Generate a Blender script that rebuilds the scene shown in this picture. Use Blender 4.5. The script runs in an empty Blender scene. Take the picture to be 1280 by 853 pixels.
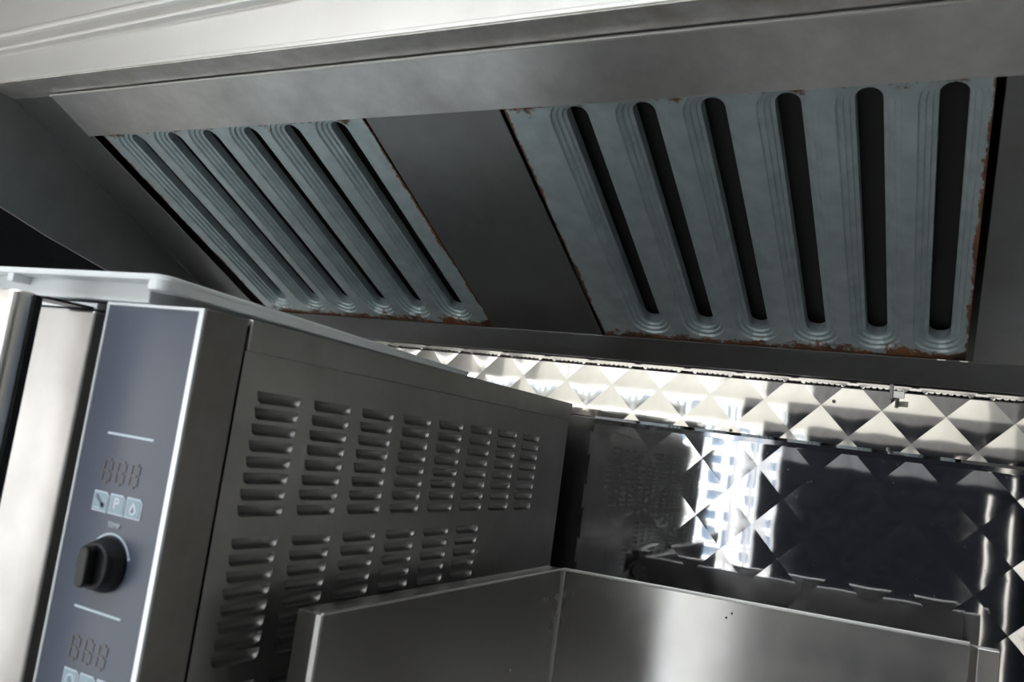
import bpy, bmesh, math, random
from mathutils import Vector, Matrix
from mathutils.geometry import tessellate_polygon
random.seed(5)
S = bpy.context.scene
C = S.collection

# ------------------------------------------------------------------ camera, sky, exposure
ZB = 1.62                     # height of the oven top above the floor; object code below uses z relative to it
CAM_F = 1046.87
cam_d = bpy.data.cameras.new('camera'); cam = bpy.data.objects.new('camera', cam_d); C.objects.link(cam)
cam_d.sensor_fit = 'HORIZONTAL'; cam_d.sensor_width = 36.0; cam_d.lens = 36.0 * CAM_F / 1280
cam_d.clip_start = 0.02
r_ = Vector((0.88427651, 0.44598128, 0.13840429)); u_ = Vector((-0.07018006, -0.16609905, 0.98360859)); f_ = Vector((-0.46165984, 0.8794952, 0.1155785))
M3 = Matrix((r_, u_, -f_)).transposed()
cam.matrix_world = Matrix.Translation((0.45802633, -0.41339998, ZB - 0.06001034)) @ M3.to_4x4()
cam_d.dof.use_dof = True; cam_d.dof.focus_distance = 1.02; cam_d.dof.aperture_fstop = 8.0
S.camera = cam

W = bpy.data.worlds.new('overcast_sky'); S.world = W; W.use_nodes = True
wn = W.node_tree.nodes; wl = W.node_tree.links; wn.clear()
wo = wn.new('ShaderNodeOutputWorld'); bg = wn.new('ShaderNodeBackground'); tc = wn.new('ShaderNodeTexCoord')
sx = wn.new('ShaderNodeSeparateXYZ'); rp = wn.new('ShaderNodeValToRGB')
wl.new(tc.outputs['Generated'], sx.inputs[0]); wl.new(sx.outputs['Z'], rp.inputs[0])
rp.color_ramp.elements[0].position = 0.0; rp.color_ramp.elements[0].color = (1.0, 0.985, 0.96, 1)
rp.color_ramp.elements[1].position = 0.7; rp.color_ramp.elements[1].color = (0.90, 0.95, 1.0, 1)
wl.new(rp.outputs[0], bg.inputs[0]); bg.inputs[1].default_value = 3.4
wl.new(bg.outputs[0], wo.inputs[0])

sun_d = bpy.data.lights.new('sun', 'SUN'); sun = bpy.data.objects.new('sun', sun_d); C.objects.link(sun)
sun_d.energy = 4.0; sun_d.angle = math.radians(6); sun_d.color = (1.0, 0.97, 0.92)
sun.rotation_euler = Vector((0.05, -0.38, -0.92)).to_track_quat('-Z', 'Y').to_euler()

S.view_settings.view_transform = 'Standard'; S.view_settings.look = 'None'
S.view_settings.exposure = 0.6; S.view_settings.gamma = 1.0; S.view_settings.use_curve_mapping = False

# ------------------------------------------------------------------ materials
def new_mat(name):
    m = bpy.data.materials.new(name); m.use_nodes = True
    return m, m.node_tree, m.node_tree.nodes['Principled BSDF']

def plain(name, col, rough=0.5, metal=0.0, spec=0.5):
    m, t, b = new_mat(name)
    b.inputs['Base Color'].default_value = (*col, 1); b.inputs['Roughness'].default_value = rough
    b.inputs['Metallic'].default_value = metal; b.inputs['Specular IOR Level'].default_value = spec
    return m

def brushed(name, col, rough=0.3, scale=(3, 3, 260), dirt=0.25, bump=0.02, dirtcol=(0.12, 0.10, 0.08), rvar=0.06, mottled=7.0, aniso=0.0, rot=0.0):
    """stainless sheet: fine grain stretched along one direction, blotchy grease"""
    m, t, b = new_mat(name); n, l = t.nodes, t.links
    tc = n.new('ShaderNodeTexCoord'); mp = n.new('ShaderNodeMapping'); mp.inputs['Scale'].default_value = scale
    l.new(tc.outputs['Object'], mp.inputs[0])
    ng = n.new('ShaderNodeTexNoise'); ng.inputs['Scale'].default_value = 4; ng.inputs['Detail'].default_value = 6
    l.new(mp.outputs[0], ng.inputs['Vector'])
    nb = n.new('ShaderNodeTexNoise'); nb.inputs['Scale'].default_value = mottled; nb.inputs['Detail'].default_value = 5; nb.inputs['Roughness'].default_value = 0.65
    l.new(tc.outputs['Object'], nb.inputs['Vector'])
    cr = n.new('ShaderNodeValToRGB'); cr.color_ramp.elements[0].position = 0.38; cr.color_ramp.elements[1].position = 0.68
    l.new(nb.outputs['Fac'], cr.inputs[0])
    fm = n.new('ShaderNodeMath'); fm.operation = 'MULTIPLY'; fm.inputs[1].default_value = dirt; l.new(cr.outputs[0], fm.inputs[0])
    mx = n.new('ShaderNodeMix'); mx.data_type = 'RGBA'; mx.inputs['A'].default_value = (*col, 1); mx.inputs['B'].default_value = (*dirtcol, 1)
    l.new(fm.outputs[0], mx.inputs['Factor']); l.new(mx.outputs['Result'], b.inputs['Base Color'])
    b.inputs['Metallic'].default_value = 1.0
    if aniso:
        tg = n.new('ShaderNodeTangent'); tg.direction_type = 'RADIAL'; tg.axis = 'Z'; l.new(tg.outputs[0], b.inputs['Tangent'])
        b.inputs['Anisotropic'].default_value = aniso; b.inputs['Anisotropic Rotation'].default_value = rot
    mr = n.new('ShaderNodeMapRange'); mr.inputs['From Min'].default_value = 0.3; mr.inputs['From Max'].default_value = 0.7
    mr.inputs['To Min'].default_value = rough - rvar / 2; mr.inputs['To Max'].default_value = rough + rvar / 2
    l.new(ng.outputs['Fac'], mr.inputs[0])
    ad = n.new('ShaderNodeMath'); ad.operation = 'MULTIPLY_ADD'; ad.inputs[1].default_value = 0.25; l.new(fm.outputs[0], ad.inputs[0]); l.new(mr.outputs[0], ad.inputs[2])
    l.new(ad.outputs[0], b.inputs['Roughness'])
    bp = n.new('ShaderNodeBump'); bp.inputs['Strength'].default_value = bump; bp.inputs['Distance'].default_value = 0.002
    l.new(ng.outputs['Fac'], bp.inputs['Height']); l.new(bp.outputs[0], b.inputs['Normal'])
    return m

STEEL_SIDE = brushed('oven_side_steel', (0.60, 0.60, 0.585), 0.34, (3, 1.2, 60), 0.3, 0.01)
STEEL_SIDE_DIM = brushed('oven_side_steel_dim', (0.46, 0.46, 0.45), 0.46, (3, 1.2, 60), 0.3, 0.0)  # side steel darkened so the louvre highlights stay dim
STEEL_DARK = brushed('control_box_steel', (0.36, 0.35, 0.34), 0.38, (40, 40, 1.5), 0.45)
STEEL_GUARD = brushed('guard_steel', (0.60, 0.595, 0.585), 0.20, (1.5, 1.5, 40), 0.3, 0.0, (0.30, 0.25, 0.19), mottled=7, aniso=0.9, rot=0.25, rvar=0.0)
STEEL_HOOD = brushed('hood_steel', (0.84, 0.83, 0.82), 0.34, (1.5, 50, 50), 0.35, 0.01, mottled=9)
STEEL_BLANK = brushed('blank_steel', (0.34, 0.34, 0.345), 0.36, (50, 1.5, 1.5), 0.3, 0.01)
STEEL_LIP = brushed('lip_steel', (0.72, 0.71, 0.70), 0.42, (2, 60, 60), 0.75, 0.1, (0.5, 0.47, 0.42), mottled=22)
STEEL_BRIGHT = brushed('fascia_steel', (0.74, 0.73, 0.715), 0.45, (60, 3, 1.2), 0.15, 0.02, (0.55, 0.5, 0.45))
STEEL_DOOR = brushed('door_steel', (0.66, 0.645, 0.635), 0.42, (6, 6, 1.5), 0.2, 0.05)
CHROME = plain('satin_chrome', (0.82, 0.81, 0.78), 0.28, 1.0)
ALU = plain('aluminium_edge', (0.80, 0.84, 0.88), 0.35, 0.7)
WHITE_PLASTIC = plain('white_plastic', (0.82, 0.86, 0.87), 0.35)
BLACK = plain('black_plastic', (0.006, 0.006, 0.007), 0.36, 0.0, 0.35)
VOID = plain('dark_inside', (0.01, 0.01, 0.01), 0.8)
OVERLAY = plain('slate_overlay', (0.070, 0.085, 0.122), 0.33, 0.0, 0.6)
PRINT = plain('pale_print', (0.62, 0.70, 0.78), 0.5)
ICON_BLUE = plain('icon_pale_blue', (0.30, 0.40, 0.46), 0.45)
ICON_DARK = plain('icon_ink', (0.10, 0.14, 0.18), 0.5)
SEGMENT = plain('unlit_segment', (0.125, 0.112, 0.122), 0.4)
SCREW = plain('screw_steel', (0.5, 0.48, 0.45), 0.3, 1.0)

def quilt_mat(name, col, rough, specks):
    m, t, b = new_mat(name); n, l = t.nodes, t.links
    tc = n.new('ShaderNodeTexCoord')
    vo = n.new('ShaderNodeTexVoronoi'); vo.inputs['Scale'].default_value = 110; l.new(tc.outputs['Object'], vo.inputs['Vector'])
    nz = n.new('ShaderNodeTexNoise'); nz.inputs['Scale'].default_value = 9; nz.inputs['Detail'].default_value = 4; l.new(tc.outputs['Object'], nz.inputs['Vector'])
    mr = n.new('ShaderNodeMapRange'); mr.inputs['From Min'].default_value = 0.09; mr.inputs['From Max'].default_value = 0.05
    mr.inputs['To Min'].default_value = 0; mr.inputs['To Max'].default_value = specks; l.new(vo.outputs['Distance'], mr.inputs[0])
    ml = n.new('ShaderNodeMath'); ml.operation = 'MULTIPLY'; l.new(mr.outputs[0], ml.inputs[0]); l.new(nz.outputs['Fac'], ml.inputs[1])
    mx = n.new('ShaderNodeMix'); mx.data_type = 'RGBA'; mx.inputs['A'].default_value = (*col, 1); mx.inputs['B'].default_value = (0.55, 0.5, 0.45, 1)
    l.new(ml.outputs[0], mx.inputs['Factor']); l.new(mx.outputs['Result'], b.inputs['Base Color'])
    b.inputs['Metallic'].default_value = 1.0
    rr = n.new('ShaderNodeMath'); rr.operation = 'MULTIPLY_ADD'; rr.inputs[1].default_value = 0.5; rr.inputs[2].default_value = rough; l.new(ml.outputs[0], rr.inputs[0])
    l.new(rr.outputs[0], b.inputs['Roughness'])
    return m
QUILT = quilt_mat('quilted_mirror_steel', (0.74, 0.74, 0.76), 0.05, 0.8)
QUILT_UP = quilt_mat('quilted_mirror_steel_upper', (0.80, 0.78, 0.74), 0.07, 0.3)

def zinc_mat():
    m, t, b = new_mat('galvanised_zinc'); n, l = t.nodes, t.links
    tc = n.new('ShaderNodeTexCoord')
    uv = tc.outputs['UV']                      # x = across the filter, y = along the slots (0..1)
    n1 = n.new('ShaderNodeTexNoise'); n1.inputs['Scale'].default_value = 45; n1.inputs['Detail'].default_value = 5; l.new(tc.outputs['Object'], n1.inputs['Vector'])
    n2 = n.new('ShaderNodeTexNoise'); n2.inputs['Scale'].default_value = 24; n2.inputs['Detail'].default_value = 7; n2.inputs['Roughness'].default_value = 0.75
    l.new(tc.outputs['Object'], n2.inputs['Vector'])
    c1 = n.new('ShaderNodeValToRGB'); e = c1.color_ramp.elements
    e[0].position = 0.3; e[0].color = (0.46, 0.54, 0.56, 1); e[1].position = 0.72; e[1].color = (0.60, 0.68, 0.70, 1)
    l.new(n1.outputs['Fac'], c1.inputs[0])
    # rust eats in from the two ends and the long edges of the sheet
    sp = n.new('ShaderNodeSeparateXYZ'); l.new(uv, sp.inputs[0])
    def edge(sock, w):
        a = n.new('ShaderNodeMath'); a.operation = 'PINGPONG'; a.inputs[1].default_value = 0.5; l.new(sock, a.inputs[0])
        mr = n.new('ShaderNodeMapRange'); mr.inputs['From Min'].default_value = 0.0; mr.inputs['From Max'].default_value = w
        mr.inputs['To Min'].default_value = 0.37; mr.inputs['To Max'].default_value = 0.0; l.new(a.outputs[0], mr.inputs[0]); return mr.outputs[0]
    mxe = n.new('ShaderNodeMath'); mxe.operation = 'MAXIMUM'; l.new(edge(sp.outputs['Y'], 0.085), mxe.inputs[0]); l.new(edge(sp.outputs['X'], 0.018), mxe.inputs[1])
    ad = n.new('ShaderNodeMath'); ad.operation = 'ADD'; l.new(mxe.outputs[0], ad.inputs[0]); l.new(n2.outputs['Fac'], ad.inputs[1])
    rm = n.new('ShaderNodeMapRange'); rm.inputs['From Min'].default_value = 0.735; rm.inputs['From Max'].default_value = 0.80; l.new(ad.outputs[0], rm.inputs[0])
    rc = n.new('ShaderNodeValToRGB'); e = rc.color_ramp.elements
    e[0].position = 0.3; e[0].color = (0.045, 0.018, 0.010, 1); e[1].position = 0.75; e[1].color = (0.26, 0.10, 0.035, 1); l.new(n1.outputs['Fac'], rc.inputs[0])
    mx = n.new('ShaderNodeMix'); mx.data_type = 'RGBA'; l.new(rm.outputs[0], mx.inputs['Factor']); l.new(c1.outputs[0], mx.inputs['A']); l.new(rc.outputs[0], mx.inputs['B'])
    l.new(mx.outputs['Result'], b.inputs['Base Color'])
    iv = n.new('ShaderNodeMath'); iv.operation = 'MULTIPLY_ADD'; iv.inputs[1].default_value = -0.75; iv.inputs[2].default_value = 0.75; l.new(rm.outputs[0], iv.inputs[0]); l.new(iv.outputs[0], b.inputs['Metallic'])
    b.inputs['Roughness'].default_value = 0.46
    bp = n.new('ShaderNodeBump'); bp.inputs['Strength'].default_value = 0.15; bp.inputs['Distance'].default_value = 0.002; l.new(ad.outputs[0], bp.inputs['Height']); l.new(bp.outputs[0], b.inputs['Normal'])
    return m
ZINC = zinc_mat()
GREASE_SHADE = plain('greasy_baffle_shade', (0.016, 0.016, 0.015), 0.6, 0.0)  # dark grease, blackened further for the shade inside the slots

def noisy(name, c1, c2, scale, rough, metal=0.0):
    m, t, b = new_mat(name); n, l = t.nodes, t.links
    tc = n.new('ShaderNodeTexCoord'); nz = n.new('ShaderNodeTexNoise'); nz.inputs['Scale'].default_value = scale; nz.inputs['Detail'].default_value = 5
    l.new(tc.outputs['Object'], nz.inputs['Vector']); cr = n.new('ShaderNodeValToRGB')
    cr.color_ramp.elements[0].position = 0.35; cr.color_ramp.elements[1].position = 0.65
    cr.color_ramp.elements[0].color = (*c1, 1); cr.color_ramp.elements[1].color = (*c2, 1)
    l.new(nz.outputs['Fac'], cr.inputs[0]); l.new(cr.outputs[0], b.inputs['Base Color']); b.inputs['Roughness'].default_value = rough; b.inputs['Metallic'].default_value = metal
    return m
FLOOR = noisy('vinyl_floor', (0.46, 0.46, 0.45), (0.54, 0.53, 0.52), 30, 0.6)
CREAM = noisy('cream_wall_panel', (0.56, 0.55, 0.515), (0.62, 0.61, 0.575), 5, 0.5)
DARKWALL = noisy('dark_reflection_panel', (0.007, 0.008, 0.011), (0.012, 0.013, 0.018), 12, 0.9)  # added dark for the quilted steel to mirror, partly for an unbuilt figure
DARKWALL.node_tree.nodes['Principled BSDF'].inputs['Specular IOR Level'].default_value = 0.1
GREYBAND = noisy('grey_reflection_band', (0.10, 0.10, 0.105), (0.16, 0.16, 0.165), 9, 0.6)
CEIL = noisy('ceiling_panel', (0.66, 0.65, 0.62), (0.72, 0.71, 0.68), 4, 0.6)
FACADE = noisy('facade_render', (0.30, 0.285, 0.25), (0.38, 0.36, 0.32), 2, 0.9)
PAVE = noisy('pale_paving', (0.36, 0.36, 0.36), (0.48, 0.48, 0.47), 3, 0.9)
PANE = plain('window_pane', (0.10, 0.14, 0.19), 0.1)
PLATE = plain('pale_bounce_plate', (0.55, 0.55, 0.54), 0.55, 0.6)  # made pale and diffuse to bounce light up at the hood
WHITE_PAINT = plain('white_paint', (0.82, 0.83, 0.84), 0.4)

# ------------------------------------------------------------------ mesh helpers (coordinates: x right, y into wall, z above oven top)
def link(name, me, mat, parent=None, smooth=False, mats=None):
    for mm in (mats or [mat]): me.materials.append(mm)
    o = bpy.data.objects.new(name, me); C.objects.link(o)
    if smooth:
        for p in me.polygons: p.use_smooth = True
    o.parent = parent
    if parent is not None:
        o.matrix_parent_inverse = Matrix.Identity(4)
    return o

def origin(parent):
    """world position of the parent's origin, in scene coordinates (z above oven top)"""
    v = Vector((0, 0, 0)); p = parent
    while p is not None: v += p.location; p = p.parent
    return v - Vector((0, 0, ZB))

def mesh(name, verts, faces, mat, parent=None, bevel=0, smooth=False, at=None, mats=None, midx=None, uvs=None, seg=2):
    """verts in scene coordinates; the object's origin is put at `at` (default: bounding-box centre)"""
    vs = [Vector(v) for v in verts]
    if at is None:
        at = Vector([(min(v[i] for v in vs) + max(v[i] for v in vs)) / 2 for i in range(3)])
    at = Vector(at)
    me = bpy.data.meshes.new(name); me.from_pydata([tuple(v - at) for v in vs], [], faces); me.validate(); me.update()
    if midx:
        for p, i in zip(me.polygons, midx): p.material_index = i
    if uvs:
        ul = me.uv_layers.new(name='UVMap')
        for lp in me.loops: ul.data[lp.index].uv = uvs[lp.vertex_index]
    bm = bmesh.new(); bm.from_mesh(me)
    if not uvs and not midx: bmesh.ops.recalc_face_normals(bm, faces=bm.faces)
    bm.to_mesh(me); bm.free()
    o = link(name, me, mat, parent, smooth, mats)
    o.location = (at - origin(parent)) if parent is not None else at + Vector((0, 0, ZB))
    if bevel:
        b = o.modifiers.new('soft_edges', 'BEVEL'); b.width = bevel; b.segments = seg; b.limit_method = 'ANGLE'; b.angle_limit = 0.6
    return o

def boxv(x0, x1, y0, y1, z0, z1):
    return ([(x, y, z) for x in (x0, x1) for y in (y0, y1) for z in (z0, z1)],
            [(0, 1, 3, 2), (4, 6, 7, 5), (0, 4, 5, 1), (2, 3, 7, 6), (0, 2, 6, 4), (1, 5, 7, 3)])

def box(name, x0, x1, y0, y1, z0, z1, mat, parent=None, bevel=0.001):
    v, f = boxv(x0, x1, y0, y1, z0, z1); return mesh(name, v, f, mat, parent, bevel)

def join(parts):
    V, Fs = [], []
    for v, f in parts:
        k = len(V); V += list(v); Fs += [tuple(i + k for i in q) for q in f]
    return V, Fs

def prism(poly, axis, a, b):
    """extrude a 2-D polygon along axis 0/1/2 from a to b"""
    def p3(q, t):
        q = list(q); q.insert(axis, t); return tuple(q)
    n = len(poly); v = [p3(q, a) for q in poly] + [p3(q, b) for q in poly]
    f = [tuple(range(n)), tuple(range(2 * n - 1, n - 1, -1))] + [(i, (i + 1) % n, n + (i + 1) % n, n + i) for i in range(n)]
    return v, f

def ringframe(x0, x1, z0, z1, wl_, wr, wt, y0, y1):
    o = [(x0, z0), (x1, z0), (x1, z1), (x0, z1)]; i = [(x0 + wl_, z0 + wt), (x1 - wr, z0 + wt), (x1 - wr, z1 - wt), (x0 + wl_, z1 - wt)]
    V = [(p[0], y0, p[1]) for p in o + i] + [(p[0], y1, p[1]) for p in o + i]; F = []
    for k in range(4):
        j = (k + 1) % 4
        F += [(k, j, 4 + j, 4 + k), (8 + k, 12 + k, 12 + j, 8 + j), (k, 8 + k, 8 + j, j), (4 + k, 4 + j, 12 + j, 12 + k)]
    return V, F

def rrect(x0, x1, y0, y1, r, n=5):
    pts = []
    for cx, cy, a0 in ((x1 - r, y1 - r, 0), (x0 + r, y1 - r, 90), (x0 + r, y0 + r, 180), (x1 - r, y0 + r, 270)):
        for k in range(n + 1):
            a = math.radians(a0 + 90 * k / n); pts.append((cx + r * math.cos(a), cy + r * math.sin(a)))
    return pts

def empty(name, label, cat, loc, group=None):
    o = bpy.data.objects.new(name, None); C.objects.link(o); o.location = Vector(loc) + Vector((0, 0, ZB))
    o.empty_display_size = 0.05
    o['label'] = label; o['category'] = cat
    if group: o['group'] = group
    return o

def tag(o, **k):
    for a, b in k.items(): o[a] = b
    return o

def struct(o): o['kind'] = 'structure'; return o

def fill_holes(outer, holes):
    """triangles of a polygon with holes; returns points, tris"""
    loops = [[Vector((p[0], p[1], 0)) for p in outer]] + [[Vector((p[0], p[1], 0)) for p in h] for h in holes]
    pts = [p for lp in loops for p in lp]
    return [(p.x, p.y) for p in pts], [tuple(t) for t in tessellate_polygon(loops)]

# ------------------------------------------------------------------ setting: the truck's shell
YW = 0.7068                    # quilted back wall
XL, XR, YF, ZF, ZC = -2.75, 1.95, -1.40, -ZB, 0.80
struct(box('floor', XL, XR, YF, YW + .05, ZF - .05, ZF, FLOOR, None, 0))
SKX0, SKX1, SKY0, SKY1 = -1.3, .70, -1.30, -.55           # roof light added over the aisle to brighten hood front and floor
ceil_parts = [boxv(XL, SKX0, YF - .05, YW + .05, ZC, ZC + .05), boxv(SKX1, XR, YF - .05, YW + .05, ZC, ZC + .05),
              boxv(SKX0, SKX1, YF - .05, SKY0, ZC, ZC + .05), boxv(SKX0, SKX1, SKY1, YW + .05, ZC, ZC + .05)]
struct(mesh('ceiling', *join(ceil_parts), CEIL))
sk = struct(box('added_roof_light', SKX0, SKX1, SKY0, SKY0 + .03, ZC - .01, ZC + .06, WHITE_PAINT, None, .002))
for q in ((SKX0, SKX1, SKY1 - .03, SKY1), (SKX0, SKX0 + .03, SKY0 + .03, SKY1 - .03), (SKX1 - .03, SKX1, SKY0 + .03, SKY1 - .03)):
    box('frame', q[0], q[1], q[2], q[3], ZC - .01, ZC + .06, WHITE_PAINT, sk, .002)
struct(box('wall_left', XL - .05, XL, YF - .05, YW + .05, ZF, .10, CREAM, None, 0))
struct(box('wall_left_upper', XL - .05, XL, YF - .05, YW + .05, .10, ZC, DARKWALL, None, 0))  # upper part made dark so the quilted steel mirrors dark here
struct(box('wall_right', XR, XR + .05, YF - .05, YW + .05, ZF, ZC, CREAM, None, 0))
wall_back = struct(box('wall_back', XL, XR, YW + .003, YW + .05, ZF, ZC, CREAM, None, 0))

def quilt(name, x0, x1, z0, z1, nx, nz, a, b, H, mat, n=8, pw=2.0):
    """sheet pressed into a diamond lattice; each diamond is a shallow pillow with sharp creases"""
    V, Fs = [], []
    for k in range(-70, 71):
        for j in range(-70, 71):
            for hx in (0, .5):
                cx, cz = nx + (k + .5 + hx) * a, nz + (j + hx) * b
                if cx + a / 2 < x0 or cx - a / 2 > x1 or cz + b / 2 < z0 or cz - b / 2 > z1: continue
                base = len(V)
                for iu in range(n + 1):
                    for iv in range(n + 1):
                        u, v = -1 + 2 * iu / n, -1 + 2 * iv / n
                        h = H * (1 - abs(u) ** pw) * (1 - abs(v) ** pw)
                        V.append((cx + (u + v) * a / 4, YW - h, cz + (u - v) * b / 4))
                for iu in range(n):
                    for iv in range(n):
                        q = base + iu * (n + 1) + iv; Fs.append((q, q + 1, q + n + 2, q + n + 1))
    me = bpy.data.meshes.new(name); me.from_pydata(V, [], Fs)
    bm = bmesh.new(); bm.from_mesh(me)
    for co, no in (((x0, 0, 0), (-1, 0, 0)), ((x1, 0, 0), (1, 0, 0)), ((0, 0, z0), (0, 0, -1)), ((0, 0, z1), (0, 0, 1))):
        bmesh.ops.bisect_plane(bm, geom=bm.verts[:] + bm.edges[:] + bm.faces[:], plane_co=co, plane_no=no, clear_outer=True)
    for f in bm.faces:
        f.smooth = True
        if f.normal.y > 0: f.normal_flip()
    off = Vector(((x0 + x1) / 2, YW, (z0 + z1) / 2))
    for v in bm.verts: v.co -= off
    bm.to_mesh(me); bm.free()
    o = link(name, me, mat, wall_back); o.location = off - origin(wall_back)
    return o
Z1, Z2 = -0.0125, 0.0615
quilt('quilted_sheet', XL, 1.3, -0.95, Z1 - .002, 0.178, -0.0495, 0.0722, 0.075, 0.0004, QUILT)
quilt('quilted_sheet', XL, 1.3, Z1 + .001, Z2 - .0007, 0.2145, 0.001, 0.0705, 0.072, 0.0008, QUILT_UP, 10)
quilt('quilted_sheet', XL, 1.3, Z2 + .0007, ZC, 0.2145, 0.073, 0.0705, 0.072, 0.0009, QUILT_UP, 10)
# J-shaped joint strip over the lower seam, with its screws
v, f = prism([(YW - .0005, Z1 - .0085), (YW - .0035, Z1 - .008), (YW - .0042, Z1 - .002), (YW - .002, Z1 + .002), (YW - .0005, Z1 + .002)], 0, 0.02, 1.3)
strip = mesh('joint_strip', v, f, QUILT, wall_back)
def screw(x, z, parent, y=YW, r=.0022):
    n = 12; pts = [(x + r * math.cos(2 * math.pi * k / n), z + r * math.sin(2 * math.pi * k / n)) for k in range(n)]
    V = [(p[0], y, p[1]) for p in pts] + [(x + (p[0] - x) * .7, y - .0016, z + (p[1] - z) * .7) for p in pts] + [(x, y - .0021, z)]
    Fs = [(k, (k + 1) % n, n + (k + 1) % n, n + k) for k in range(n)] + [(n + k, n + (k + 1) % n, 2 * n) for k in range(n)]
    return mesh('screw', V, Fs, SCREW, parent, smooth=True)
for sx_, sz_ in ((.2115, -.0085), (.4015, -.0085), (.335, .043)): screw(sx_, sz_, wall_back, YW - .0018)

# front wall with the serving hatch (behind the camera) and what is seen through it
HX0, HX1, HZ0, HZ1 = -2.68, -0.10, -1.30, 0.16
wf = struct(box('wall_front', HX1, XR, YF - .05, YF, .22, ZC, CREAM, None, 0))
struct(box('reflection_band_grey', HX1, XR, YF - .05, YF + .004, .055, .22, GREYBAND, None, 0))  # grey band added to tone reflections in the upper quilted sheet
struct(box('reflection_band_dark', HX1, XR, YF - .05, YF + .002, -.01, .055, DARKWALL, None, 0))  # dark band added for the lower quilted sheet to mirror
# slot window added for mirrored streaks; lower wall made dark for the mirror
struct(box('wall_front_lower', HX1, .645, YF - .05, YF, ZF, -.01, DARKWALL, None, 0))
struct(box('wall_front_lower_right', .672, XR, YF - .05, YF, ZF, -.01, DARKWALL, None, 0))
win3 = struct(box('added_slot_window', .645, .672, YF - .05, YF, ZF, -.95, WHITE_PAINT, None, 0))
box('frame', .645, .649, YF - .045, YF + .004, -.95, -.015, WHITE_PAINT, win3, .001)
struct(box('wall_front_left', XL, HX0, YF - .05, YF, ZF, ZC, CREAM, None, 0))
struct(box('wall_front_below', HX0, HX1, YF - .05, YF, ZF, HZ0, CREAM, None, 0))
struct(box('wall_front_above', HX0, HX1, YF - .05, YF, HZ1, ZC, CREAM, None, 0))
win = struct(box('window_1', HX0, HX1, YF - .05, YF + .02, HZ1 - .03, HZ1, WHITE_PAINT, None, .002))
for a_ in (HX0, -1.9, -.95, -.20, HX1 - .03):
    box('mullion', a_, a_ + .03, YF - .045, YF + .015, HZ0, HZ1 - .03, WHITE_PAINT, win, .002)
for b_ in (HZ0, -.32):
    box('rail', HX0 + .03, HX1 - .03, YF - .04, YF + .01, b_, b_ + .025, WHITE_PAINT, win, .002)
# the light coloured building across the yard, seen only mirrored in the quilted steel
FY = -5.2
fac = struct(box('building_facade', -7, 3.5, FY - .3, FY, ZF - .7, 2.6, FACADE, None, 0))
for i in range(-12, 1):
    for j in range(-5, 3):
        wx, wz = .42 * i - .3, .42 * j - .15
        mesh('facade_window_frame', *ringframe(wx, wx + .36, wz, wz + .36, .05, .05, .05, FY, FY + .04), WHITE_PAINT, fac)
        box('facade_pane', wx + .05, wx + .31, FY, FY + .012, wz + .05, wz + .31, PANE, fac, 0)
struct(box('ground', -14, 14, -16, YF - .06, ZF - .75, ZF - .7, PAVE, None, 0))

# ------------------------------------------------------------------ steel counter (carries oven and griddle)
TC = -0.72
ct = empty('steel_counter', 'low stainless steel counter carrying the oven and the griddle', 'counter', (-.1, .37, ZF))
box('worktop', -.72, .80, .03, .69, TC - .04, TC, STEEL_SIDE, ct, .003)
box('undershelf', -.70, .78, .07, .67, -1.35, -1.33, STEEL_SIDE, ct, .003)
for lx in (-.69, .74):
    for ly in (.06, .63): box('leg', lx, lx + .035, ly, ly + .035, ZF, TC - .04, STEEL_SIDE, ct, .002)

# ------------------------------------------------------------------ convection oven
OD = 0.66; OXL = -.61
ov = empty('convection_oven', 'stainless steel countertop convection oven with louvred side and slate control panel', 'oven', (-.3, .33, TC))
BY = .0415                       # back of the control box
FOOT = .03
# body: shell without the right side, which is the louvred panel
sh = join([boxv(OXL, -.001, BY, OD, -.004, 0), boxv(OXL, OXL + .004, BY, OD, TC + FOOT, -.004), boxv(OXL, -.001, OD - .004, OD, TC + FOOT, -.004), boxv(OXL, -.001, BY, OD, TC + FOOT, TC + FOOT + .004)])
mesh('body', *sh, STEEL_SIDE, ov)
box('inner_shell', OXL + .01, -.02, BY + .012, OD - .01, TC + FOOT + .01, -.01, VOID, ov, 0)
for fx_ in (OXL + .03, -.06):
    for fy_ in (.07, .60):
        v, f = prism([(fx_ + .015 + .018 * math.cos(k * math.pi / 8), fy_ + .015 + .018 * math.sin(k * math.pi / 8)) for k in range(16)], 2, TC, TC + FOOT)
        mesh('foot', v, f, BLACK, ov)
# lid band folded over the side, slightly proud
box('top_band', -.004, .0018, BY + .002, OD + .002, -.0229, .0005, STEEL_SIDE, ov, .0008)
# louvred side panel
LP, LW, LH, RP = .0657, .0500, .0088, .0122
def louvre_outline(s, z):
    r = .0050; pts = [(s, z), (s + LW, z)]
    for k in range(5):
        a = math.radians(90 * k / 4); pts.append((s + LW - .0012 - r + r * math.cos(a), z - LH + r - r * math.sin(a)))
    for k in range(5):
        a = math.radians(90 + 90 * k / 4); pts.append((s + .0012 + r + r * math.cos(a), z - LH + r - r * math.sin(a)))
    return pts
spots = []
for gz, nc, nr in ((-.0508, 8, 8), (-.1606, 6, 8), (-.2704, 6, 8), (-.3802, 6, 8), (-.49, 6, 8)):
    for c in range(nc):
        for rr in range(nr): spots.append((.0619 + LP * c, gz - RP * rr))
V, Fs = [], []
S0, S1 = .0619 - (LP - LW) / 2, .0619 - (LP - LW) / 2 + 8 * LP
def add_plate(pts, tris):
    k = len(V); V.extend([(0.0, p[0], p[1]) for p in pts]); Fs.extend([tuple(i + k for i in t) for t in tris])
holes_at = set((round(a, 5), round(b, 5)) for a, b in spots)
zs = []
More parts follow.
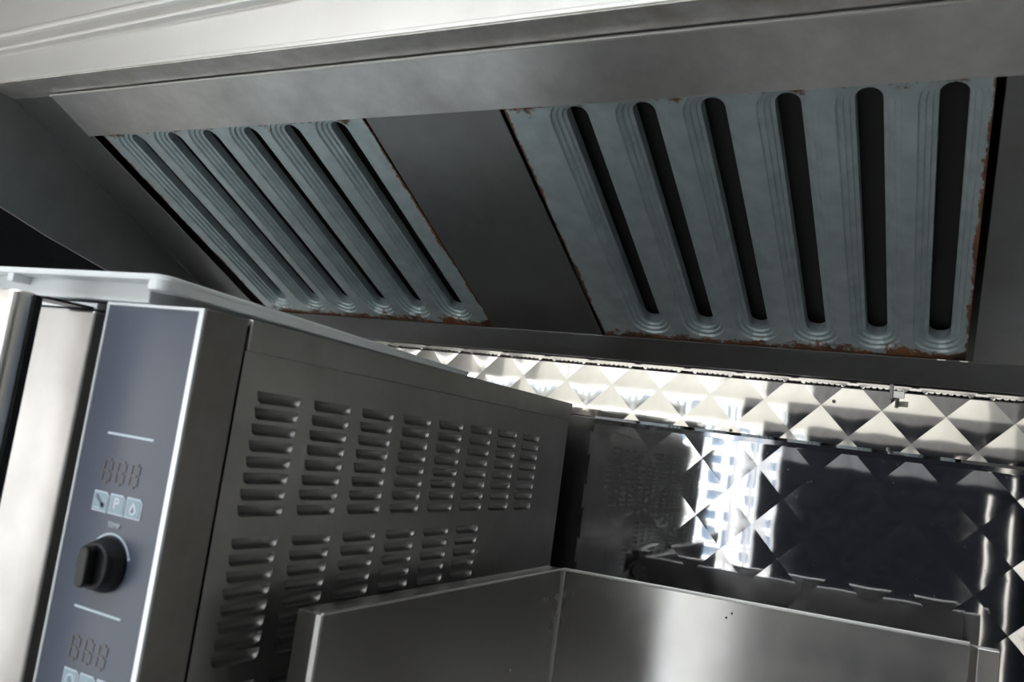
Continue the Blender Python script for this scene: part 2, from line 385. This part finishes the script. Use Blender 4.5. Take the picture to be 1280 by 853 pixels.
for (a, b) in spots:
    m0 = (RP - LH) / 2
    c0, c1, d0, d1 = a - (LP - LW) / 2, a + LW + (LP - LW) / 2, b - LH - m0, b + m0
    add_plate(*fill_holes([(c0, d0), (c1, d0), (c1, d1), (c0, d1)], [louvre_outline(a, b)]))
def rect(s0, s1, z0, z1): add_plate([(s0, z0), (s1, z0), (s1, z1), (s0, z1)], [(0, 1, 2, 3)])
m0 = (RP - LH) / 2; PB = TC + FOOT
rect(BY + .0015, S0, PB, -.0229); rect(S1, OD, PB, -.0229)
bands = [(-.0508, 8), (-.1606, 6), (-.2704, 6), (-.3802, 6), (-.49, 6)]
top = -.0229
for gz, nc in bands:
    rect(S0, S1, gz + m0, top)
    bot = gz - 7 * RP - LH - m0
    if nc == 6: rect(S0 + 6 * LP, S1, bot, gz + m0)
    top = bot
rect(S0, S1, PB, top)
me = bpy.data.meshes.new('side_panel'); me.from_pydata(V, [], Fs); me.update()
bm = bmesh.new(); bm.from_mesh(me)
bmesh.ops.remove_doubles(bm, verts=bm.verts, dist=1e-5)
for f in bm.faces:
    f.normal_update()
    if f.normal.x < 0: f.normal_flip()
bm.to_mesh(me); bm.free()
side = link('side_panel', me, STEEL_SIDE, ov); side.location = Vector((0, 0, 0)) - origin(ov)
# one pressed louvre: deepest at its top slit, running out to the sheet below
def louvre_mesh():
    o = louvre_outline(0, 0); n = len(o); cx, cz = LW / 2, -LH / 2
    def ring(f, e, dmax):
        out = []
        for p in o:
            q = (cx + (p[0] - cx) * f, cz + (p[1] - cz) * e); t = (q[1] + LH) / LH
            out.append((-dmax * (.12 + .88 * t), q[0], q[1]))
        return out
    def pocket(ins_x, ins_z, d):      # inset outline pushed into the oven; the top edge stays under the slit
        out = []
        for p in o:
            q = (p[0] + (ins_x if p[0] < cx else -ins_x) * min(1, abs(p[0] - cx) / (LW * .4)), min(p[1], 0) + ins_z * max(0, -p[1] / LH))
            out.append((-d, q[0], q[1]))
        return out
    rings = [[(0.0005 * (0 if i < 2 else 1), p[0], p[1]) for i, p in enumerate(o)], [(-.0008, p[0] + (cx - p[0]) * .02, p[1] + (cz - p[1]) * .06) for p in o], pocket(.0022, .0012, .0040), pocket(.0046, .0022, .0062)]
    V = [q for r in rings for q in r]; F = []; mi = []
    for k in range(3):
        for i in range(n):
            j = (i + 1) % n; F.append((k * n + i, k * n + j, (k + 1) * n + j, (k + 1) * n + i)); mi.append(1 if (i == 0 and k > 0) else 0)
    F.append(tuple(3 * n + i for i in range(n))); mi.append(0)
    me = bpy.data.meshes.new('louvre'); me.from_pydata(V, [], F); me.update()
    for p, i in zip(me.polygons, mi): p.material_index = i
    bm = bmesh.new(); bm.from_mesh(me); bm.normal_update()
    if sum(f.normal.x * f.calc_area() for f in bm.faces) < 0:
        for f in bm.faces: f.normal_flip()
    for f in bm.faces: f.smooth = f.material_index == 0
    bm.to_mesh(me); bm.free()
    me.materials.append(STEEL_SIDE_DIM); me.materials.append(VOID)
    return me
LM = louvre_mesh()
for a, b in spots:
    if b < -.31: continue
    o = bpy.data.objects.new('louvre', LM); C.objects.link(o); o.parent = side; o.location = (0, a, b)
V, Fs = [], []
lowv = [q for q in spots if q[1] < -.31]
allv = []
for a, b in lowv:
    allv.append(([(v.co.x, v.co.y + a, v.co.z + b) for v in LM.vertices], [tuple(p.vertices) for p in LM.polygons]))
lo = mesh('lower_louvres', *join(allv), STEEL_SIDE, side); lo['kind'] = 'stuff'

# control box with its printed panel
cp = box('control_panel', -.1015, 0, .0012, BY, PB, 0, STEEL_DARK, ov, .0012)
v, f = prism(rrect(-.1015, 0, PB, 0, .0025), 1, -.0012, .0012)
# aluminium frame: ring around the overlay
mesh('panel_frame', *ringframe(-.1015, 0, PB, 0, .0028, .0052, .0026, -.0015, .0011), ALU, cp, .0006)
box('overlay', -.0986, -.0054, -.0009, .0011, PB + .002, -.0027, OVERLAY, cp, 0)
YP = -.0010
def flat(name, parts, mat, parent, y0=YP - .0004, y1=YP):
    return mesh(name, *join([prism(p, 1, y0, y1) for p in parts]), mat, parent)
for zc in (-.0954, -.2173):
    flat('printed_line', [[(-.0735, zc - .0008), (-.0255, zc - .0008), (-.0255, zc + .0008), (-.0735, zc + .0008)]], PRINT, cp)
SEGS = [((.2, 1), (.8, 1)), ((.2, .5), (.8, .5)), ((.2, 0), (.8, 0)), ((0, .55), (0, .95)), ((1, .55), (1, .95)), ((0, .05), (0, .45)), ((1, .05), (1, .45))]
def digits(x0, z0):
    for k in range(3):
        ps = []
        for (a, b), (c, d) in SEGS:
            w, h, t = .0080, .0158, .0009
            ax, az, bx, bz = x0 + .0142 * k + a * w + b * .0012, z0 + b * h, x0 + .0142 * k + c * w + d * .0012, z0 + d * h
            if az == bz or b == d: ps.append([(ax, az - t), (bx, bz - t), (bx, bz + t), (ax, az + t)])
            else: ps.append([(ax - t, az), (ax + t, az), (bx + t, bz), (bx - t, bz)])
        flat('display_digit', ps, SEGMENT, cp)
digits(-.0715, -.1297); digits(-.0700, -.2525)
def text(s, size, x, z, mat, parent, y=YP - .0009):
    cu = bpy.data.curves.new('lettering', 'FONT'); cu.body = s; cu.size = size; cu.align_x = 'CENTER'; cu.align_y = 'CENTER'; cu.extrude = .0001
    t = bpy.data.objects.new('tmp', cu); C.objects.link(t); bpy.context.view_layer.update()
    me = bpy.data.meshes.new_from_object(t.evaluated_get(bpy.context.evaluated_depsgraph_get())); bpy.data.objects.remove(t)
    me.transform(Matrix.Rotation(math.pi / 2, 4, 'X'))
    me.materials.clear()
    o = link('lettering', me, mat, parent); o.location = Vector((x, y, z)) - origin(parent); return o
def circ(x, z, r, n=16, a0=0, a1=360):
    return [(x + r * math.cos(math.radians(a0 + (a1 - a0) * k / n)), z + r * math.sin(math.radians(a0 + (a1 - a0) * k / n))) for k in range(n)]
def button(x, z, kind):
    w, h, c = .0158, .0142, .0028
    out = [(x, z - h), (x + w, z - h), (x + w, z - c), (x + w - c, z), (x, z)]
    inn = [(x + .001, z - h + .001), (x + w - .001, z - h + .001), (x + w - .001, z - c - .0004), (x + w - c - .0004, z - .001), (x + .001, z - .001)]
    flat('button_frame', [out], PRINT, cp)
    flat('button', [inn], ICON_BLUE, cp, YP - .0008, YP - .0003)
    ya, yb = YP - .0010, YP - .0007; cx, cz = x + w / 2, z - h / 2 - .0002
    if kind == 'P': text('P', .0110, cx, cz + .0008, WHITE_PAINT, cp, YP - .0011)
    if kind == 'cook':
        flat('icon', [[(cx - .0055, cz + .0035), (cx - .004, cz + .005), (cx + .0045, cz - .002), (cx + .003, cz - .0035)], circ(cx + .003, cz - .002, .002)], ICON_DARK, cp, ya, yb)
        flat('icon', [[(cx - .0055, cz - .0048), (cx + .001, cz - .0048), (cx + .001, cz - .0041), (cx - .0055, cz - .0041)]], PRINT, cp, ya, yb)
    if kind == 'drop':
        d = [(cx, cz + .0048)] + circ(cx, cz - .001, .0032, 14, 30, -210)
        flat('icon', [d], PRINT, cp, ya, yb)
        flat('icon', [[(cx, cz + .0015)] + circ(cx, cz - .0015, .0013, 10, 20, -200)], ICON_DARK, cp, ya - .0003, yb - .0003)
    if kind == 'clock':
        flat('icon', [circ(cx, cz, .0043, 20)], PRINT, cp, ya, yb); flat('icon', [circ(cx, cz, .0032, 20)], ICON_BLUE, cp, ya - .0003, yb - .0003)
        flat('icon', [[(cx - .0004, cz), (cx + .0004, cz), (cx + .0004, cz + .0026), (cx - .0004, cz + .0026)], [(cx, cz), (cx + .002, cz), (cx + .002, cz - .0007), (cx, cz - .0007)]], ICON_DARK, cp, ya - .0005, yb - .0005)
    if kind == 'dot': flat('icon', [circ(cx, cz, .003, 18)], PRINT, cp, ya, yb)
    if kind == 'bar': flat('icon', [[(cx - .004, cz + .0005), (cx + .004, cz + .0005), (cx + .004, cz + .002), (cx - .004, cz + .002)]], PRINT, cp, ya, yb)
for x_, k_ in ((-.0752, 'cook'), (-.0580, 'P'), (-.0408, 'drop')): button(x_, -.1366, k_)
for x_, k_ in ((-.0712, 'clock'), (-.0540, 'dot'), (-.0368, 'bar')): button(x_, -.2588, k_)
text('TEMP', .0052, -.0488, -.1578, PRINT, cp)
KX, KZ = -.0482, -.1845
n_ = 24; ar = [(KX + .0215 * math.cos(math.radians(20 + 140 * k / n_)), KZ + .0215 * math.sin(math.radians(20 + 140 * k / n_))) for k in range(n_ + 1)]
ai = [(KX + .0203 * math.cos(math.radians(20 + 140 * k / n_)), KZ + .0203 * math.sin(math.radians(20 + 140 * k / n_))) for k in range(n_ + 1)]
flat('dial_arc', [[ar[k], ar[k + 1], ai[k + 1], ai[k]] for k in range(n_)] + [circ(KX + .0209 * math.cos(math.radians(a)), KZ + .0209 * math.sin(math.radians(a)), .0012, 10) for a in (20, 160)], PRINT, cp)
# knob: skirt, body and a raised grip bar, as one turned piece
def lathe_y(x, z, prof, n=32):
    V, F = [], []
    for (r, y) in prof: V += [(x + r * math.cos(2 * math.pi * k / n), y, z + r * math.sin(2 * math.pi * k / n)) for k in range(n)]
    for q in range(len(prof) - 1): F += [(q * n + k, q * n + (k + 1) % n, (q + 1) * n + (k + 1) % n, (q + 1) * n + k) for k in range(n)]
    F += [tuple(range(n)), tuple(range((len(prof) - 1) * n, len(prof) * n))]
    return V, F
kv = lathe_y(KX, KZ, [(.0190, YP), (.0192, -.0035), (.0185, -.006), (.0165, -.010), (.0160, -.0135), (.0152, -.0145)])
knob = mesh('knob', *kv, BLACK, cp, .0005)
gv = prism(rrect(KX - .0048, KX + .0048, KZ - .0140, KZ + .0140, .0046), 1, -.0220, -.0140)
mesh('knob_grip', *gv, BLACK, cp, .0012)
# door with vertical handle
dr = box('door', OXL, -.1178, .001, BY - .003, PB + .01, -.0075, STEEL_DOOR, ov, .002)
box('door_top_trim', OXL, -.119, .003, BY, -.0062, -.0012, ALU, ov, .0006)
box('door_gap_fill', -.1172, -.1030, .018, BY + .012, PB, -.012, VOID, ov, 0)  # dark block filling the gap between door and control box
box('door_window', OXL + .06, -.24, -.001, .003, PB + .12, -.09, BLACK, dr, .0005)
box('handle_bracket', -.150, -.122, -.036, .003, -.0066, -.0046, BLACK, dr, .0004)
hv = prism(rrect(-.168, -.1300, -.0535, -.034, .0085, 6), 2, PB + .05, -.0035)
mesh('handle', *hv, CHROME, dr, .0012, smooth=False)
box('handle_side_shade', -.1345, -.1285, -.0400, -.0335, PB + .05, -.0045, BLACK, dr, .0008)  # black strip standing for the shaded side of the handle

# ------------------------------------------------------------------ white plastic tray on the oven
def wedge(v):                     # its height falls off towards the back
    return [(x, y, z * (1 - .95 * max(0, y) / .43 * .55)) for x, y, z in v]
tr = empty('plastic_tray', 'white plastic tray lying rim outward on top of the oven', 'tray', (-.3, .19, 0))
v, f = boxv(-.60, -.058, -.001, .385, .0007, .0155); mesh('tray_body', wedge(v), f, WHITE_PLASTIC, tr, .001)
v, f = prism(rrect(-.625, -.030, -.0165, .4300, .012), 2, .0150, .0200); mesh('tray_rim', wedge(v), f, WHITE_PLASTIC, tr, .0012)
sk = [rrect(-.625, -.030, -.0160, .4300, .012), rrect(-.6190, -.0365, -.0100, .4240, .007)]
v, f = boxv(-.0365, -.0302, -.006, .420, .0084, .0175); mesh('rim_skirt', wedge(v), f, WHITE_PLASTIC, tr, .001)
v, f = prism(rrect(-.0475, -.0302, -.0163, .004, .007), 2, .0084, .0175); mesh('corner_post', wedge(v), f, WHITE_PLASTIC, tr, .001)
for gx in (-.2075, -.42):
    box('gusset', gx, gx + .008, -.0158, .001, .0085, .0160, WHITE_PLASTIC, tr, .0008)

# ------------------------------------------------------------------ griddle with its splash guard
gr = empty('countertop_griddle', 'stainless steel griddle with a tall three sided splash guard beside the oven', 'griddle', (.27, .4, TC))
GX0, GX1, GY0, GY1, GZ = .0660, .4968, .0970, .5500, -.1994
box('griddle_body', GX0 - .023, GX1 + .02, GY0 - .03, GY1 + .005, TC + .03, -.50, STEEL_GUARD, gr, .003)
box('griddle_plate', GX0 + .004, GX1 - .002, GY0 - .01, GY1 - .002, -.50, -.488, PLATE, gr, .002)
for kx in (.13, .26, .39):
    mesh('control_knob', *lathe_y(kx, -.60, [(.02, GY0 - .03), (.019, GY0 - .045), (.015, GY0 - .055)]), BLACK, gr)
for fx_ in (GX0, GX1 - .03):
    for fy_ in (GY0, GY1 - .05): box('foot', fx_, fx_ + .03, fy_, fy_ + .03, TC, TC + .03, BLACK, gr, .002)
gl = box('left_guard', GX0 - .0230, GX0, GY0, GY1 + .004, -.50, GZ, STEEL_GUARD, gr, .0012)
gb = box('back_guard', GX0, GX1, GY1, GY1 + .004, -.50, GZ, STEEL_GUARD, gr, .0012)
box('hem', GX0 - .001, GX1, GY1 - .0012, GY1 + .006, GZ - .0022, GZ + .0008, STEEL_BRIGHT, gb, .0006)
box('hem', GX0 - .0012, GX0 + .0010, GY0 + .001, GY1, GZ - .0015, GZ + .0006, STEEL_BRIGHT, gl, .0005)
box('corner_seam', GX0, GX0 + .0022, GY1 - .0022, GY1, -.50, GZ - .002, STEEL_BRIGHT, gb, .0004)
box('front_hem', GX0 - .0045, GX0 + .0008, GY0 - .0012, GY0 + .0016, -.50, GZ - .001, STEEL_BRIGHT, gl, .0005)
v, f = prism([(GX1 - .0005, GY1 + .004), (GX1 - .0005, GY1 - .002), (GX1 + .0062, GY1 - .009), (GX1 + .0252, GY1 - .009), (GX1 + .0252, GY1 + .004)], 2, -.50, GZ - .001)
mesh('end_post', v, f, STEEL_GUARD, gr, .0012)
screwx = [(.2631, -.2195), (.2685, -.2140)]
for a, b in screwx:
    v, f = prism(circ(a, b, .0011, 10), 1, GY1 - .0004, GY1 + .001); mesh('rivet_hole', v, f, VOID, gb)

# the guard's top edge runs up a little towards its right end
for o in gr.children_recursive:
    base = origin(o)
    for v in o.data.vertices:
        w = v.co + base
        if w.z > -.30: v.co.z += (w.x - .2814) * .026

# ------------------------------------------------------------------ extraction hood with two grease filters
HT, HY, HZ = 0.4416, 0.661, 0.0990
ct_, st_ = math.cos(HT), math.sin(HT)
def FP(x, v, d):                 # x along the wall, v up the filter slope, d behind it
    return (x, HY - ct_ * v + st_ * d, HZ + st_ * v + ct_ * d)
def slab(name, x0, x1, v0, v1, d0, d1, mat, parent, bevel=.0008):
    V, F = boxv(x0, x1, v0, v1, d0, d1); return mesh(name, [FP(*q) for q in V], F, mat, parent, bevel)
HXL, HXR = -.69, 1.05
hd = empty('extraction_hood', 'stainless steel extraction hood on the wall over the oven and griddle', 'hood', (.15, .45, .06))
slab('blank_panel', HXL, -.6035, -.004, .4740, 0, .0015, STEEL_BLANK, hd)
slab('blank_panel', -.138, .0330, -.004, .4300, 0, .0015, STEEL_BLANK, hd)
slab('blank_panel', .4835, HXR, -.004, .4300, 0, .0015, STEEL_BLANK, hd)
slab('holding_strip', -.605, HXR, .4065, .4775, -.0048, -.0030, STEEL_HOOD, hd, .0006)
slab('strip_hem', -.605, HXR, .4755, .4785, -.0062, -.0030, STEEL_BRIGHT, hd, .0005)
box('front_lip', HXL - .03, HXR, .1895, .2420, .3022, .3052, STEEL_LIP, hd, .0008)
box('lip_edge', HXL - .03, HXR, .1880, .1905, .3035, .3085, STEEL_BRIGHT, hd, .0008)
v, f = boxv(HXL - .03, HXR, .1885, .1900, .3080, ZC - .002); mesh('fascia', v, f, STEEL_BRIGHT, hd)
def zt(x): return .3575 + (x + .66) * .034
prof = [(.1885, -.019)] + [(.1885 - .010 * (.35 + .65 * math.sin(math.radians(180 * k / 8))), -.019 + .008 * k / 8) for k in range(9)] + [(.1855, -.0100), (.1855, -.0085)] + [(.1885 - .016 * math.sin(math.radians(10 + 160 * k / 10)), -.0075 + .021 * k / 10) for k in range(11)] + [(.1885, .0135)]
def sweep(prof, xs):
    V, F, n = [], [], len(prof)
    for x in xs: V += [(x, p[0], zt(x) + p[1]) for p in prof]
    for q in range(len(xs) - 1):
        F += [(q * n + k, q * n + (k + 1) % n, (q + 1) * n + (k + 1) % n, (q + 1) * n + k) for k in range(n)]
    F += [tuple(range(n)), tuple(range((len(xs) - 1) * n, len(xs) * n))]
    return V, F
mesh('moulding', *sweep(prof, (HXL - .03, HXR)), STEEL_BRIGHT, hd)
v, f = prism([(.190, .3045), (.232, .3045), (.2450, .2960), (.663, .0975), (.6700, .0662), (.6780, .0500), (.4144, .1102), (.3179, .1331), (.2437, .1544), (.1900, .1700)], 0, HXL - .004, HXL)
mesh('end_panel', v, f, STEEL_BLANK, hd)
v, f = prism([(.1915, .3075), (.232, .3075), (.2450, .2990), (.663, .1000), (.7000, .1000), (.7000, .5500), (.1915, .5500)], 0, HXL - .004, HXL); mesh('end_cover', v, f, STEEL_BLANK, hd)
box('hood_top', HXL, HXR, .1915, .70, .548, .552, GREASE_SHADE, hd, 0)
v, f = prism([(.1915, .3075), (.232, .3075), (.663, .1000), (.7000, .1000), (.7000, .5500), (.1915, .5500)], 0, HXR, HXR + .004); mesh('end_cover', v, f, STEEL_BLANK, hd)
# grease gutter along the low side
v, f = prism([(.6600, .0985), (.6900, .0705), (.6960, .0705), (.6960, .5480), (.6945, .5480), (.6945, .0735), (.6620, .1005)], 0, HXL, HXR)
mesh('grease_gutter', v, f, STEEL_BLANK, hd, .0005)
box('gutter_clip', .4000, .4040, .6600, .6680, .0480, .0660, STEEL_BLANK, hd, .0006)
box('gutter_clip', .4040, .4165, .6615, .6630, .0500, .0585, CHROME, hd, .0006)
for a_ in (.447, .47): box('gutter_rivet', a_, a_ + .009, .6578, .6592, .0975, .0990, CHROME, hd, .0003)

HW = .0115
RINGS = [(.0266, 0), (.0256, .0030), (.0212, .0030), (.0202, .0060), (.0160, .0060), (.0150, .0090), (HW, .0094)]
V0, V1, SV0, SV1 = -.004, .430, .0260, .3915
def stadium(u, r, n=8):
    a, b = SV0 + HW, SV1 - HW; pts = []
    for k in range(n + 1): t = math.radians(180 * k / n); pts.append((u + r * math.cos(t), b + r * math.sin(t)))
    for k in range(n + 1): t = math.radians(180 + 180 * k / n); pts.append((u + r * math.cos(t), a + r * math.sin(t)))
    return pts
def make_filter(label, x0, x1, slots, skew=0.0, group='grease filters in the hood'):
    r0 = Vector(FP((x0 + x1) / 2, 0, 0)); ft = empty('grease_filter', label, 'filter', r0, group)
    D0 = .0020; V, F = [], []
    def put(pts2, d): k = len(V); V.extend([(p[0], p[1], d) for p in pts2]); return k
    bounds = [x0] + [(a + b) / 2 for a, b in zip(slots, slots[1:])] + [x1]
    for i, u in enumerate(slots):
        c0, c1 = bounds[i], bounds[i + 1]
        st = stadium(u, RINGS[0][0])
        st = [(min(max(p[0], c0 + .0004), c1 - .0004), p[1]) for p in st]
        pts, tris = fill_holes([(c0, V0), (c1, V0), (c1, V1), (c0, V1)], [st])
        k = put(pts, D0); F.extend([tuple(q + k for q in t) for t in tris])
        ks = []
        for r, d in RINGS + [(HW - .0006, .020), (HW - .0006, .0205)]:
            pp = stadium(u, r); 
            if r > .02: pp = [(min(max(p[0], c0 + .0004), c1 - .0004), p[1]) for p in pp]
            ks.append(put(pp, D0 + d))
        n = len(st)
        for a, b in zip(ks, ks[1:]): F.extend([(a + q, a + (q + 1) % n, b + (q + 1) % n, b + q) for q in range(n)])
    # folded edge of the sheet all around
    ed = [(x0, V0), (x1, V0), (x1, V1), (x0, V1)]; a = put(ed, D0); b = put(ed, D0 + .03)
    F.extend([(a + q, a + (q + 1) % 4, b + (q + 1) % 4, b + q) for q in range(4)])
    uv = [((p[0] - x0) / (x1 - x0), (p[1] - .0) / .414) for p in V]
    def sk(p): return FP(p[0] + skew * (p[1] - .2), p[1], p[2])
    me_o = mesh('face_plate', [sk(p) for p in V], F, ZINC, ft, uvs=uv)
    bm = bmesh.new(); bm.from_mesh(me_o.data); bmesh.ops.remove_doubles(bm, verts=bm.verts, dist=2e-5); bmesh.ops.recalc_face_normals(bm, faces=bm.faces)
    bm.to_mesh(me_o.data); bm.free()
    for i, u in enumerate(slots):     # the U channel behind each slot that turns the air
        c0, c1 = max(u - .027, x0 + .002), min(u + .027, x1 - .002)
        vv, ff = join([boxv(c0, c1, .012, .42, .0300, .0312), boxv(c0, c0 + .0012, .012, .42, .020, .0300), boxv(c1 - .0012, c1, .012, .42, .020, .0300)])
        mesh('baffle_channel', [sk(p) for p in vv], ff, GREASE_SHADE, ft)
    return ft
make_filter('galvanised six slot grease filter over the griddle, right of the blank hood panel, edges rusty', .0365, .4765, [.1100, .1803, .2475, .3150, .3823, .4480 - .0003])
make_filter('galvanised six slot grease filter above the oven, left of the blank hood panel, in shade', -.585, -.1415, [-.5390, -.4680, -.4030, -.3315, -.2645, -.1925], -.010)
